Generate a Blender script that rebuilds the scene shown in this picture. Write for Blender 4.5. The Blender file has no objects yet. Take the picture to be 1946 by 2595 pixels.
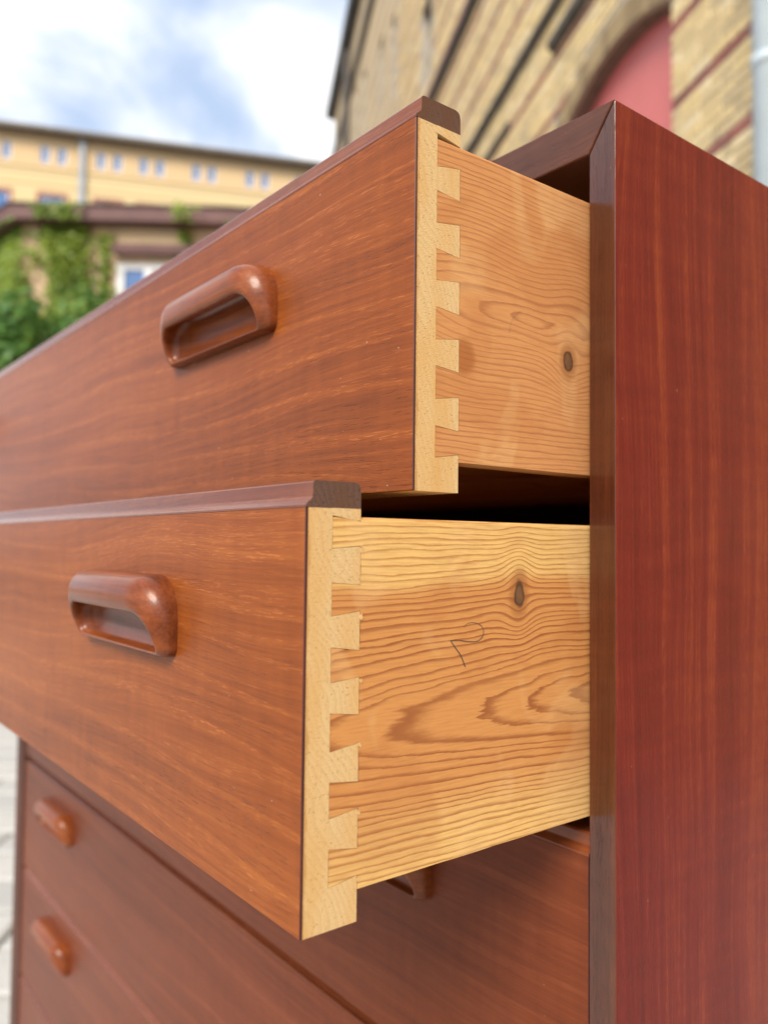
import bpy, bmesh, math, random
from mathutils import Vector, Matrix

R = math.radians
sc = bpy.context.scene
col = sc.collection

# ------------------------------------------------------------------ camera
ZO = 1.0964                      # height of the chest's top above the ground
CAM = Vector((0.20068, -0.27752, ZO - 0.18644))
YAW, PITCH, ROLL = 0.90424, 0.0406, 0.01045
fwd = Vector((-math.sin(YAW) * math.cos(PITCH), math.cos(YAW) * math.cos(PITCH), math.sin(PITCH)))
rgt = Vector((math.cos(YAW), math.sin(YAW), 0))
up = rgt.cross(fwd)
r2 = math.cos(ROLL) * rgt + math.sin(ROLL) * up
u2 = -math.sin(ROLL) * rgt + math.cos(ROLL) * up
cd = bpy.data.cameras.new('camera')
cam = bpy.data.objects.new('camera', cd)
col.objects.link(cam)
mw = Matrix((r2, u2, -fwd)).transposed().to_4x4()
mw.translation = CAM
cam.matrix_world = mw
cd.sensor_fit = 'HORIZONTAL'
cd.sensor_width = 36.0
cd.lens = 36.0 * 2054.7 / 1946.0
cd.clip_start = 0.01
cd.clip_end = 2000
cd.dof.use_dof = True
cd.dof.focus_distance = 0.305
cd.dof.aperture_fstop = 10.0
sc.camera = cam

# ------------------------------------------------------------------ sky, sun, exposure
SUN_DIR = Vector((0.42, -0.72, 0.70)).normalized()      # towards the sun
el = math.asin(SUN_DIR.z)
world = bpy.data.worlds.new('World')
sc.world = world
world.use_nodes = True


class NT:
    """small helper: build node graphs from python expressions"""
    def __init__(self, tree):
        self.t = tree

    def node(self, typ, **kw):
        n = self.t.nodes.new(typ)
        for k, v in kw.items():
            setattr(n, k, v)
        return n

    def put(self, sock, v):
        if isinstance(v, X):
            self.t.links.new(v.s, sock)
        elif hasattr(v, 'is_output'):
            self.t.links.new(v, sock)
        else:
            sock.default_value = v

    def math(self, op, *a, clamp=False):
        n = self.node('ShaderNodeMath', operation=op, use_clamp=clamp)
        for i, v in enumerate(a):
            self.put(n.inputs[i], v)
        return X(self, n.outputs[0])

    def vec(self, x, y, z):
        n = self.node('ShaderNodeCombineXYZ')
        for i, v in enumerate((x, y, z)):
            self.put(n.inputs[i], v)
        return n.outputs[0]

    def sep(self, s):
        n = self.node('ShaderNodeSeparateXYZ')
        self.put(n.inputs[0], s)
        return [X(self, o) for o in n.outputs]

    def noise(self, v, scale=1.0, detail=2.0, rough=0.5, dist=0.0):
        n = self.node('ShaderNodeTexNoise')
        self.put(n.inputs['Vector'], v)
        n.inputs['Scale'].default_value = scale
        n.inputs['Detail'].default_value = detail
        n.inputs['Roughness'].default_value = rough
        n.inputs['Distortion'].default_value = dist
        return X(self, n.outputs['Fac'])

    def mix(self, fac, a, b, blend='MIX'):
        n = self.node('ShaderNodeMix', data_type='RGBA', blend_type=blend)
        n.clamp_factor = True
        self.put(n.inputs[0], fac)
        self.put(n.inputs[6], col4(a))
        self.put(n.inputs[7], col4(b))
        return n.outputs[2]

    def ramp(self, fac, stops, interp='LINEAR'):
        n = self.node('ShaderNodeValToRGB')
        n.color_ramp.interpolation = interp
        el_ = n.color_ramp.elements
        while len(el_) < len(stops):
            el_.new(0.5)
        for e, (p, c) in zip(el_, stops):
            e.position = p
            e.color = col4(c)
        self.put(n.inputs[0], fac)
        return n.outputs[0]

    def step(self, v, a, b):
        n = self.node('ShaderNodeMapRange', interpolation_type='SMOOTHSTEP')
        self.put(n.inputs[0], v)
        n.inputs[1].default_value = a
        n.inputs[2].default_value = b
        return X(self, n.outputs[0])


def col4(c):
    if isinstance(c, (tuple, list)):
        return (c[0], c[1], c[2], 1.0) if len(c) == 3 else tuple(c)
    if isinstance(c, (int, float)):
        return (c, c, c, 1.0)
    return c


class X:
    def __init__(self, nt, s):
        self.n, self.s = nt, s
    def __add__(self, o): return self.n.math('ADD', self, o)
    __radd__ = __add__
    def __sub__(self, o): return self.n.math('SUBTRACT', self, o)
    def __rsub__(self, o): return self.n.math('SUBTRACT', o, self)
    def __mul__(self, o): return self.n.math('MULTIPLY', self, o)
    __rmul__ = __mul__
    def __truediv__(self, o): return self.n.math('DIVIDE', self, o)
    def __rtruediv__(self, o): return self.n.math('DIVIDE', o, self)
    def __neg__(self): return self.n.math('MULTIPLY', self, -1.0)
    def sqrt(self): return self.n.math('SQRT', self)
    def exp(self): return self.n.math('EXPONENT', self)
    def frac(self): return self.n.math('FRACT', self)
    def sin(self): return self.n.math('SINE', self)
    def abs(self): return self.n.math('ABSOLUTE', self)
    def clamp(self): return self.n.math('ADD', self, 0.0, clamp=True)
    def pow(self, p): return self.n.math('POWER', self, p)
    def max(self, p): return self.n.math('MAXIMUM', self, p)
    def min(self, p): return self.n.math('MINIMUM', self, p)


wt = NT(world.node_tree)
world.node_tree.nodes.clear()
sky = wt.node('ShaderNodeTexSky', sky_type='NISHITA')
sky.sun_disc = False
sky.sun_elevation = el
sky.sun_rotation = math.atan2(SUN_DIR.x, SUN_DIR.y)
sky.air_density = 1.0
sky.dust_density = 1.5
tcw = wt.node('ShaderNodeTexCoord')
dx, dy, dz = wt.sep(tcw.outputs['Generated'])
k = 1.0 / (dz.max(0.0) + 0.22)
cv = wt.vec(dx * k + 3.1, dy * k + 1.7, dz * 0.6)
c1 = wt.noise(cv, 1.9, 5.0, 0.5, 0.3)
c2 = wt.noise(cv, 0.5, 2.0, 0.5, 0.0)
cover = wt.step(c1 * 0.75 + c2 * 0.35, 0.46, 0.60)
cloud = wt.mix(cover, (4.6, 5.8, 7.9), (11.4, 11.4, 11.4))
skyc = wt.mix(0.86, sky.outputs[0], cloud)
bg = wt.node('ShaderNodeBackground')
wt.put(bg.inputs[0], skyc)
bg.inputs[1].default_value = 0.09
wo = wt.node('ShaderNodeOutputWorld')
world.node_tree.links.new(bg.outputs[0], wo.inputs[0])

sd = bpy.data.lights.new('sun', 'SUN')
sd.energy = 3.0
sd.angle = R(26)
sd.color = (1.0, 0.92, 0.80)
sun = bpy.data.objects.new('sun', sd)
col.objects.link(sun)
sun.rotation_euler = SUN_DIR.to_track_quat('Z', 'Y').to_euler()
sun.location = (2, -3, 8)

sc.view_settings.view_transform = 'Standard'
sc.view_settings.look = 'None'
sc.view_settings.gamma = 1.0
sc.view_settings.use_curve_mapping = False
sc.view_settings.exposure = 0.55

sc.cycles.max_bounces = 6
sc.cycles.diffuse_bounces = 3
sc.cycles.glossy_bounces = 3
sc.cycles.transmission_bounces = 2
sc.cycles.transparent_max_bounces = 4
sc.cycles.caustics_reflective = False
sc.cycles.caustics_refractive = False
random.seed(11)

# ------------------------------------------------------------------ material helpers
def new_mat(name):
    m = bpy.data.materials.new(name)
    m.use_nodes = True
    m.node_tree.nodes.clear()
    nt = NT(m.node_tree)
    out = nt.node('ShaderNodeOutputMaterial')
    bs = nt.node('ShaderNodeBsdfPrincipled')
    m.node_tree.links.new(bs.outputs[0], out.inputs[0])
    return m, nt, bs


def bump(nt, bs, h, strength=0.3, dist=0.001):
    b = nt.node('ShaderNodeBump')
    b.inputs['Strength'].default_value = strength
    b.inputs['Distance'].default_value = dist
    nt.put(b.inputs['Height'], h)
    nt.put(bs.inputs['Normal'], b.outputs[0])


def pos(nt):
    g = nt.node('ShaderNodeNewGeometry')
    x, y, z = nt.sep(g.outputs['Position'])
    return x, y, z - ZO


def rand_obj(nt):
    return X(nt, nt.node('ShaderNodeObjectInfo').outputs['Random'])


def mat_teak(name, grain, dark, mid, light, rough=0.33, coat=0.25, seed=0.0, fig=1.0, pore=1.0, spec=0.5, crough=0.16, con=1.0):
    """varnished teak, grain along axis 'x', 'y' or 'z'"""
    m, nt, bs = new_mat(name)
    x, y, z = pos(nt)
    if grain == 'x':
        a, b, c = x, z, y
    elif grain == 'z':
        a, b, c = z, y, x
    else:
        a, b, c = y, z, x
    a = a + seed * 1.37
    wob = nt.noise(nt.vec(a * 2.6, b * 9.0, c * 4.0 + seed), 1.0, 2.0, 0.5)
    bw = b + (wob - 0.5) * 0.045                       # wandering grain
    # soft growth-ring figure of a flat-sawn sheet
    cyc = (bw * 60.0 + (a * 3.3 + seed * 2.0).sin() * 1.1 + seed).frac()
    line = nt.step(cyc, 0.74, 0.92) * (1.0 - nt.step(cyc, 0.96, 1.0))
    broad = nt.noise(nt.vec(a * 1.1 + 4.0, bw * 34.0, c * 20.0 + seed * 3.0), 1.0, 3.0, 0.6)
    streak = nt.noise(nt.vec(a * 3.5 + 2.0, bw * 190.0, c * 120.0), 1.0, 2.0, 0.55)
    fine = nt.noise(nt.vec(a * 18.0, bw * 800.0, c * 800.0), 1.0, 2.0, 0.6)
    chat = nt.noise(nt.vec(a * 120.0, bw * 26.0, c * 26.0 + 5.0), 1.0, 2.0, 0.5)
    por = nt.noise(nt.vec(a * 150.0 + 9.0, bw * 1750.0, c * 1750.0), 1.0, 1.0, 0.4)
    pm = nt.step(por, 0.58, 0.70)
    zone = nt.noise(nt.vec(a * 3.0 + 1.0 + seed, bw * 11.0, c * 8.0), 1.0, 2.0, 0.5)
    tone = (zone - 0.5) * 0.7 * con * min(1.0, fig + 0.1) + (broad - 0.5) * 0.75 * con + (streak - 0.5) * 0.6 * con + (fine - 0.5) * 0.6 + (chat - 0.5) * 0.30 + line * 0.13 * fig + 0.47
    cr = nt.ramp(tone, [(0.0, dark), (0.5, mid), (1.0, light)])
    lightpore = tuple(min(1.0, v * 1.4 + 0.012) for v in light)
    band = (nt.step(broad * 0.5 + streak * 0.5, 0.46, 0.60) * 0.6 + line * 0.6 * fig).clamp()
    cr2 = nt.mix(pm * band * 0.45 * pore, cr, lightpore)
    dk = (1.0 - nt.step(por, 0.28, 0.40)) * (1.0 - nt.step(broad, 0.40, 0.56) * 0.8)
    cr3 = nt.mix(dk * 0.35 * pore, cr2, tuple(v * 0.5 for v in dark))
    spk = nt.step(nt.noise(nt.vec(a * 420.0, b * 520.0, c * 520.0), 1.0, 1.0, 0.5), 0.81, 0.83)
    cr3 = nt.mix(spk * 0.55 * pore, cr3, (0.55, 0.42, 0.32))          # specks of dust and tiny dents
    nt.put(bs.inputs['Base Color'], cr3)
    bs.inputs['Roughness'].default_value = rough
    bs.inputs['Specular IOR Level'].default_value = spec
    bs.inputs['Coat Weight'].default_value = coat
    bs.inputs['Coat Roughness'].default_value = crough
    bump(nt, bs, fine * 0.3 + pm * band * 0.5 * pore - dk * 0.9 * pore, 0.3, 0.0005)
    return m


def mat_pine(name, z0, d0, slope, freq, knots, heart, seed, stains=(), soft=1.0, tint=None):
    """flat-sawn pine board in the y-z plane; rings round a tilted pith"""
    m, nt, bs = new_mat(name)
    x, y, z = pos(nt)
    ye, ze = y, z
    kmask = None
    halo = None
    for (ky, kz, sy, sz, push, core) in knots:
        dyk = (y - ky) / sy
        dzk = (z - kz) / sz
        q = dyk * dyk + dzk * dzk
        g = (-(q * 0.16)).exp()
        ze = ze - (z - kz) * g * push
        ye = ye - (y - ky) * g * push * 0.6
        if core:
            jag = nt.noise(nt.vec(y * 160.0, z * 160.0, seed), 1.0, 2.0, 0.6)
            mk = 1.0 - nt.step(q + (jag - 0.5) * 1.3, 0.55, 1.15)
            kmask = mk if kmask is None else kmask.max(mk)
            hm = (1.0 - nt.step(q + (jag - 0.5) * 2.5, 0.8, 4.5)) * 0.62
            rim_ = nt.step(q + (jag - 0.5) * 1.3, 0.25, 0.7)
            krim = rim_ if kmask is mk else krim.max(rim_)
            halo = hm if halo is None else halo.max(hm)
    n1 = nt.noise(nt.vec(ye * 9.0 + seed, ze * 28.0, x * 6.0), 1.0, 3.0, 0.5)
    n2 = nt.noise(nt.vec(ye * 40.0 + seed * 2, ze * 260.0, 0.0), 1.0, 4.0, 0.65)
    zz = ze - z0 + (n1 - 0.5) * 0.010
    dd = d0 + ye * slope + (n1 - 0.5) * 0.006 + x * 0.6
    r = (zz * zz + dd * dd).sqrt() + (n2 - 0.5) * 0.0016
    r = r + (nt.noise(nt.vec(r * 170.0, seed, 2.0), 1.0, 2.0, 0.5) - 0.5) * 0.0042
    ring = (r * freq).frac()
    late = nt.step(ring, 0.50, 0.90) * (1.0 - nt.step(ring, 0.90, 1.0))
    amp = nt.noise(nt.vec(ye * 3.0 + 7.0, ze * 60.0, seed), 1.0, 2.0, 0.5)
    late = late * (0.40 + amp * 1.0)
    # heartwood is orange, sapwood straw-coloured; uneven old finish
    h0, h1, h2, h3 = heart
    hz = z + (n1 - 0.5) * 0.02
    hw = nt.step(hz, h0, h1) * (1.0 - nt.step(hz, h2, h3))
    base = nt.mix(hw, (0.80, 0.50, 0.18), (0.64, 0.285, 0.088))
    dark = nt.mix(hw, (0.45, 0.19, 0.052), (0.30, 0.085, 0.024))
    cwood = nt.mix(late * 0.95 * soft, base, dark)
    if tint:
        cwood = nt.mix(tint[0], cwood, tint[1])
    sm = nt.noise(nt.vec(y * 22.0 + seed * 5.0, z * 16.0, 3.0), 1.0, 3.0, 0.55, 0.6)
    patch = nt.step(sm, 0.53, 0.62)
    cwood = nt.mix(patch * 0.25, cwood, (0.82, 0.53, 0.25))
    patch2 = nt.step(nt.noise(nt.vec(y * 17.0 + 2.0 + seed, z * 20.0, 8.0), 1.0, 3.0, 0.55, 0.5), 0.54, 0.64)
    cwood = nt.mix(patch2 * 0.28, cwood, (0.46, 0.16, 0.045))
    for (sy_, sz_, ry, rz_) in stains:                # glue and varnish stain beside a pin
        qs = ((y - sy_) / ry) * ((y - sy_) / ry) + ((z - sz_) / rz_) * ((z - sz_) / rz_) + (n1 - 0.5) * 1.2
        cwood = nt.mix((1.0 - nt.step(qs, 0.2, 1.3)) * 0.75, cwood, (0.36, 0.11, 0.028))
    fib = nt.noise(nt.vec(y * 70.0, z * 1300.0, x * 900.0), 1.0, 3.0, 0.7)
    cwood = nt.mix((fib - 0.42).clamp() * 1.1, cwood, (0.32, 0.12, 0.035))
    if kmask is not None:
        kr = nt.noise(nt.vec(y * 300.0, z * 220.0, 1.0), 1.0, 2.0, 0.6)
        cwood = nt.mix(halo, cwood, (0.30, 0.10, 0.028))
        kc = nt.mix(kr, (0.06, 0.030, 0.016), (0.24, 0.115, 0.055))
        kc = nt.mix(krim * 0.8, kc, (0.022, 0.011, 0.007))
        cwood = nt.mix(kmask * 0.92, cwood, kc)
    nt.put(bs.inputs['Base Color'], cwood)
    nt.put(bs.inputs['Roughness'], 0.50 - patch * 0.10 + fib * 0.1)
    bs.inputs['Specular IOR Level'].default_value = 0.35
    bump(nt, bs, fib * 0.4 + late * 0.6, 0.22, 0.0004)
    return m


def mat_endgrain(name, base, dark, seed, stain=()):
    m, nt, bs = new_mat(name)
    x, y, z = pos(nt)
    n1 = nt.noise(nt.vec(y * 60.0 + seed, z * 60.0, x * 60.0), 1.0, 3.0, 0.6)
    n0 = nt.noise(nt.vec(y * 25.0 + seed, z * 30.0, x * 30.0), 1.0, 2.0, 0.5)
    rg = ((y * 0.9 + z * 0.45 + (n0 - 0.5) * 0.020 + (n1 - 0.5) * 0.004) * 430.0 + seed).frac()
    spk = nt.noise(nt.vec(y * 1900.0, z * 1900.0, x * 1900.0), 1.0, 2.0, 0.6)
    sp2 = nt.step(nt.noise(nt.vec(y * 1300.0 + 3, z * 900.0, x * 900.0), 1.0, 1.0, 0.5), 0.64, 0.72)
    big = nt.noise(nt.vec(y * 90.0, z * 22.0 + seed, x * 20.0), 1.0, 2.0, 0.5)
    c = nt.mix(((spk - 0.35) * 0.7).clamp(), base, dark)
    c = nt.mix(rg * rg * 0.24, c, dark)
    c = nt.mix(sp2 * 0.36, c, tuple(v * 0.45 for v in dark))
    c = nt.mix((big - 0.42).clamp() * 2.2, c, tuple(v * k_ for v, k_ in zip(base, (0.88, 0.68, 0.42))))
    for ys in stain:                                  # old varnish run over the edge, uneven
        w_ = nt.noise(nt.vec(z * 70.0, ys, seed), 1.0, 3.0, 0.6)
        near = 1.0 - nt.step((y - ys - w_ * 0.0035 + 0.0010) , 0.0004, 0.0016)
        near = near * nt.step(y, ys - 0.002, ys - 0.001) * nt.step(z, -.5, -.49)
        c = nt.mix(near * 0.7, c, (0.50, 0.24, 0.07))
    nt.put(bs.inputs['Base Color'], c)
    bs.inputs['Roughness'].default_value = 0.7
    bs.inputs['Specular IOR Level'].default_value = 0.25
    bump(nt, bs, spk - sp2, 0.5, 0.0004)
    return m


def mat_plain(name, c, rough=0.6, var=0.15, scale=8.0, metal=0.0, bmp=0.0, spec=0.5):
    m, nt, bs = new_mat(name)
    tc = nt.node('ShaderNodeTexCoord')
    n = nt.noise(tc.outputs['Object'], scale, 4.0, 0.6)
    a = tuple(v * (1 - var) for v in c)
    b = tuple(min(1, v * (1 + var)) for v in c)
    nt.put(bs.inputs['Base Color'], nt.ramp(n, [(0.3, a), (0.7, b)]))
    bs.inputs['Roughness'].default_value = rough
    bs.inputs['Metallic'].default_value = metal
    bs.inputs['Specular IOR Level'].default_value = spec
    if bmp:
        bump(nt, bs, n, 0.5, bmp)
    return m


def mat_glass(name, tint):
    m, nt, bs = new_mat(name)
    tc = nt.node('ShaderNodeTexCoord')
    n = nt.noise(tc.outputs['Object'], 1.3, 2.0, 0.5)
    nt.put(bs.inputs['Base Color'], nt.ramp(n, [(0.3, tuple(v * 0.8 for v in tint)), (0.7, tint)]))
    bs.inputs['Roughness'].default_value = 0.05
    bs.inputs['Specular IOR Level'].default_value = 0.9
    return m


def mat_brick(name, cols, mortar=None, use_attr=False):
    """one brick: colour differs from brick to brick"""
    m, nt, bs = new_mat(name)
    if use_attr:
        at = nt.node('ShaderNodeAttribute', attribute_name='tone')
        rnd = X(nt, at.outputs['Fac'])
    else:
        rnd = rand_obj(nt)
    g = nt.node('ShaderNodeNewGeometry')
    n = nt.noise(g.outputs['Position'], 22.0, 4.0, 0.65)
    big = nt.noise(g.outputs['Position'], 1.1, 3.0, 0.6)
    stops = [(i / (len(cols) - 1), c) for i, c in enumerate(cols)]
    c = nt.ramp(rnd, stops)
    c = nt.mix((n - 0.42).clamp() * 0.8, c, tuple(v * 0.6 for v in cols[0]))
    c = nt.mix((big - 0.54).clamp() * 1.2, c, (0.26, 0.22, 0.18))
    nt.put(bs.inputs['Base Color'], c)
    bs.inputs['Roughness'].default_value = 0.85
    bump(nt, bs, n, 0.5, 0.004)
    return m


def mat_leaf(name, a, b):
    m, nt, bs = new_mat(name)
    at = nt.node('ShaderNodeAttribute', attribute_name='tone')
    rnd = X(nt, at.outputs['Fac'])
    g = nt.node('ShaderNodeNewGeometry')
    n = nt.noise(g.outputs['Position'], 1.6, 2.0, 0.5)
    nt.put(bs.inputs['Base Color'], nt.mix((rnd * 0.75 + n * 0.5 - 0.15).clamp(), a, b))
    bs.inputs['Roughness'].default_value = 0.5
    bs.inputs['Subsurface Weight'].default_value = 0.0
    tr = nt.node('ShaderNodeBsdfTranslucent')
    nt.put(tr.inputs[0], nt.mix(rnd, a, b))
    mx = nt.node('ShaderNodeMixShader')
    mx.inputs[0].default_value = 0.3
    nt.t.links.new(bs.outputs[0], mx.inputs[1])
    nt.t.links.new(tr.outputs[0], mx.inputs[2])
    out = [q for q in nt.t.nodes if q.type == 'OUTPUT_MATERIAL'][0]
    nt.t.links.new(mx.outputs[0], out.inputs[0])
    return m


# ------------------------------------------------------------------ object helpers
def link(o, parent=None):
    col.objects.link(o)
    if parent is not None:
        o.parent = parent
    return o


def empty(name, loc, rz=0.0, parent=None):
    o = bpy.data.objects.new(name, None)
    o.empty_display_size = 0.1
    o.location = loc
    o.rotation_euler = (0, 0, rz)
    return link(o, parent)


def tag(o, label=None, cat=None, group=None, kind=None):
    if label: o['label'] = label
    if cat: o['category'] = cat
    if group: o['group'] = group
    if kind: o['kind'] = kind
    return o


def mesh_obj(name, bm, mats, parent=None, smooth=False, org=None):
    """org: origin in the parent's space; the mesh is written relative to it"""
    me = bpy.data.meshes.new(name)
    bmesh.ops.recalc_face_normals(bm, faces=bm.faces)
    if org is not None:
        bmesh.ops.translate(bm, verts=bm.verts, vec=-Vector(org))
    bm.to_mesh(me)
    bm.free()
    if smooth:
        for p in me.polygons:
            p.use_smooth = True
    for m in (mats if isinstance(mats, (list, tuple)) else [mats]):
        me.materials.append(m)
    o = bpy.data.objects.new(name, me)
    if org is not None:
        o.location = org
    return link(o, parent)


def box(bm, x0, x1, y0, y1, z0, z1, mi=0):
    v = [bm.verts.new(p) for p in ((x0, y0, z0), (x1, y0, z0), (x1, y1, z0), (x0, y1, z0), (x0, y0, z1), (x1, y0, z1), (x1, y1, z1), (x0, y1, z1))]
    fs = []
    for f in ((0, 3, 2, 1), (4, 5, 6, 7), (0, 1, 5, 4), (1, 2, 6, 5), (2, 3, 7, 6), (3, 0, 4, 7)):
        fc = bm.faces.new([v[i] for i in f])
        fc.material_index = mi
        fs.append(fc)
    return v, fs


def hexa(bm, p, mi=0):
    v = [bm.verts.new(q) for q in p]
    for f in ((0, 3, 2, 1), (4, 5, 6, 7), (0, 1, 5, 4), (1, 2, 6, 5), (2, 3, 7, 6), (3, 0, 4, 7)):
        bm.faces.new([v[i] for i in f]).material_index = mi


def bevel(bm, w, seg=2):
    bmesh.ops.bevel(bm, geom=list(bm.edges), offset=w, segments=seg, profile=0.6, affect='EDGES')


def prism_x(bm, poly, x0, x1, mi_side=0, mi_end=0):
    """polygon in (y, z) drawn out along x"""
    a = [bm.verts.new((x0, p[0], p[1])) for p in poly]
    b = [bm.verts.new((x1, p[0], p[1])) for p in poly]
    n = len(poly)
    for i in range(n):
        bm.faces.new((a[i], a[(i + 1) % n], b[(i + 1) % n], b[i])).material_index = mi_side
    f1 = bm.faces.new(a); f1.material_index = mi_end
    f2 = bm.faces.new(b[::-1]); f2.material_index = mi_end
    return a, b


def cyl(bm, p, q, r, n=12, r_end=None, mi=0):
    p, q = Vector(p), Vector(q)
    ax = (q - p).normalized()
    s = ax.cross(Vector((0, 0, 1)))
    if s.length < 1e-4:
        s = Vector((1, 0, 0))
    s.normalize()
    t = ax.cross(s)
    re = r if r_end is None else r_end
    A = [bm.verts.new(p + (s * math.cos(2 * math.pi * i / n) + t * math.sin(2 * math.pi * i / n)) * r) for i in range(n)]
    B = [bm.verts.new(q + (s * math.cos(2 * math.pi * i / n) + t * math.sin(2 * math.pi * i / n)) * re) for i in range(n)]
    for i in range(n):
        bm.faces.new((A[i], A[(i + 1) % n], B[(i + 1) % n], B[i])).material_index = mi
    bm.faces.new(A[::-1]).material_index = mi
    bm.faces.new(B).material_index = mi


# ------------------------------------------------------------------ materials
M = {}
M['teak'] = mat_teak('teak_front', 'x', (0.125, 0.029, 0.0070), (0.250, 0.062, 0.0110), (0.370, 0.110, 0.020), rough=0.34, coat=0.0, seed=0.0, spec=0.17, con=0.85)
M['teak_closed_shade'] = mat_teak('teak_closed_shade', 'x', (0.090, 0.020, 0.008), (0.160, 0.037, 0.013), (0.225, 0.060, 0.022), rough=0.34, coat=0.0, seed=4.3, pore=0.4, spec=0.18, con=0.8)  # shaded copy of the front teak, pinkish reflected tone put into its colour
M['teak_side'] = mat_teak('teak_side', 'z', (0.080, 0.0070, 0.0065), (0.180, 0.0175, 0.0110), (0.330, 0.060, 0.017), rough=0.30, coat=0.0, seed=2.1, fig=0.1, pore=0.9, spec=0.2, con=1.0)
M['teak_rim'] = mat_teak('teak_rim', 'z', (0.045, 0.012, 0.006), (0.095, 0.026, 0.011), (0.150, 0.045, 0.018), rough=0.22, coat=0.1, seed=7.7, fig=0.3, pore=0.6, crough=0.06, con=1.6, spec=0.45)
M['teak_rim_x'] = mat_teak('teak_rim_long', 'x', (0.060, 0.016, 0.008), (0.110, 0.031, 0.013), (0.165, 0.050, 0.021), rough=0.25, coat=0.3, seed=9.2, fig=0.3, pore=0.6, crough=0.1)
M['lip'] = mat_teak('teak_lip', 'x', (0.090, 0.021, 0.008), (0.170, 0.042, 0.014), (0.260, 0.076, 0.026), rough=0.20, coat=0.22, seed=5.5, fig=0.3, pore=0.6, crough=0.1, con=1.3, spec=0.35)
M['handle'] = mat_teak('teak_handle', 'x', (0.085, 0.018, 0.006), (0.210, 0.050, 0.012), (0.340, 0.100, 0.024), rough=0.28, coat=0.14, seed=3.3, fig=0.8, pore=0.4, crough=0.16, spec=0.3, con=1.4)
M['lip_end'] = mat_endgrain('lip_end_grain', (0.150, 0.080, 0.058), (0.022, 0.010, 0.009), 2.0)
M['core'] = mat_endgrain('front_end_grain', (0.75, 0.52, 0.255), (0.44, 0.24, 0.085), 0.0, stain=(-0.13738, -0.09285))
M['pin'] = mat_endgrain('pin_end_grain', (0.75, 0.525, 0.265), (0.44, 0.24, 0.085), 0.0)
M['pine_top'] = mat_pine('pine_board_a', -0.094, 0.014, 0.13, 430.0,
                         [(-0.0078, -0.1086, 0.0033, 0.0046, 0.75, True), (-0.0015, -0.0950, 0.008, 0.010, 0.55, False), (-0.066, -0.094, 0.010, 0.010, 0.4, False)],
                         (-0.30, -0.20, -0.02, 0.0), 1.3, [(-0.0685, -0.1155, 0.0062, 0.0072)], soft=0.78, tint=(0.28, (0.62, 0.30, 0.155)))
M['pine_second'] = mat_pine('pine_board_b', -0.249, 0.026, -0.055, 470.0,
                            [(-0.0375, -0.2050, 0.0033, 0.0058, 0.75, True)],
                            (-0.292, -0.268, -0.205, -0.196), 4.7)
M['pine_plain'] = mat_pine('pine_board_c', -0.25, 0.05, 0.05, 500.0, [], (-0.9, -0.8, 0.2, 0.3), 9.1)
M['inside'] = mat_plain('case_inside', (0.10, 0.035, 0.02), 0.6, 0.3, 12.0)
M['veneer_edge'] = mat_plain('veneer_edge', (0.070, 0.014, 0.012), 0.5, 0.3, 60.0)
M['pencil'] = mat_plain('pencil', (0.055, 0.05, 0.05), 0.5, 0.2, 60.0)

# ------------------------------------------------------------------ the ground and its setts
F2 = Vector((-0.786, 0.618, 0)); F2.normalize()
S2 = Vector((F2.y, -F2.x, 0))
GANG = math.atan2(S2.y, S2.x)
M['sand'] = mat_plain('joint_sand', (0.20, 0.19, 0.17), 0.95, 0.25, 40.0, bmp=0.004)
bm = bmesh.new()
v = [bm.verts.new((x, y, 0)) for x, y in ((-400, -400), (400, -400), (400, 400), (-400, 400))]
bm.faces.new(v)
ground = tag(mesh_obj('ground', bm, M['sand']), kind='structure')


def mat_sett(name, use_attr):
    m, nt, bs = new_mat(name)
    rnd = X(nt, nt.node('ShaderNodeAttribute', attribute_name='tone').outputs['Fac']) if use_attr else rand_obj(nt)
    g = nt.node('ShaderNodeNewGeometry')
    n = nt.noise(g.outputs['Position'], 60.0, 4.0, 0.7)
    c = nt.ramp(rnd, [(0.0, (0.38, 0.38, 0.37)), (0.5, (0.47, 0.47, 0.455)), (1.0, (0.56, 0.555, 0.53))])
    c = nt.mix((n - 0.45).clamp() * 1.5, c, (0.30, 0.30, 0.30))
    nt.put(bs.inputs['Base Color'], c)
    bs.inputs['Roughness'].default_value = 0.8
    bump(nt, bs, n, 0.4, 0.004)
    return m


M['sett'] = mat_sett('granite_sett', False)
M['setts'] = mat_sett('granite_setts', True)


def sett_geo(bm, cx, cy, sx, sy, h, rng, layer=None, tone=0.0):
    """a worn granite block: chamfered, slightly irregular top"""
    lo, hi = [], []
    for (i, j) in ((-1, -1), (1, -1), (1, 1), (-1, 1)):
        ox = cx + i * sx / 2 + rng.uniform(-.004, .004)
        oy = cy + j * sy / 2 + rng.uniform(-.004, .004)
        lo.append((ox, oy))
        hi.append((ox - i * .009, oy - j * .009))
    a = [bm.verts.new((p[0], p[1], 0.0005)) for p in lo]
    b = [bm.verts.new((p[0], p[1], h * 0.75)) for p in lo]
    c = [bm.verts.new((p[0], p[1], h + rng.uniform(-.002, .002))) for p in hi]
    m_ = bm.verts.new((cx, cy, h + 0.0015))
    fs = []
    for i in range(4):
        j = (i + 1) % 4
        fs.append(bm.faces.new((a[i], a[j], b[j], b[i])))
        fs.append(bm.faces.new((b[i], b[j], c[j], c[i])))
        fs.append(bm.faces.new((c[i], c[j], m_)))
    if layer is not None:
        for f in fs:
            f[layer] = tone


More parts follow.
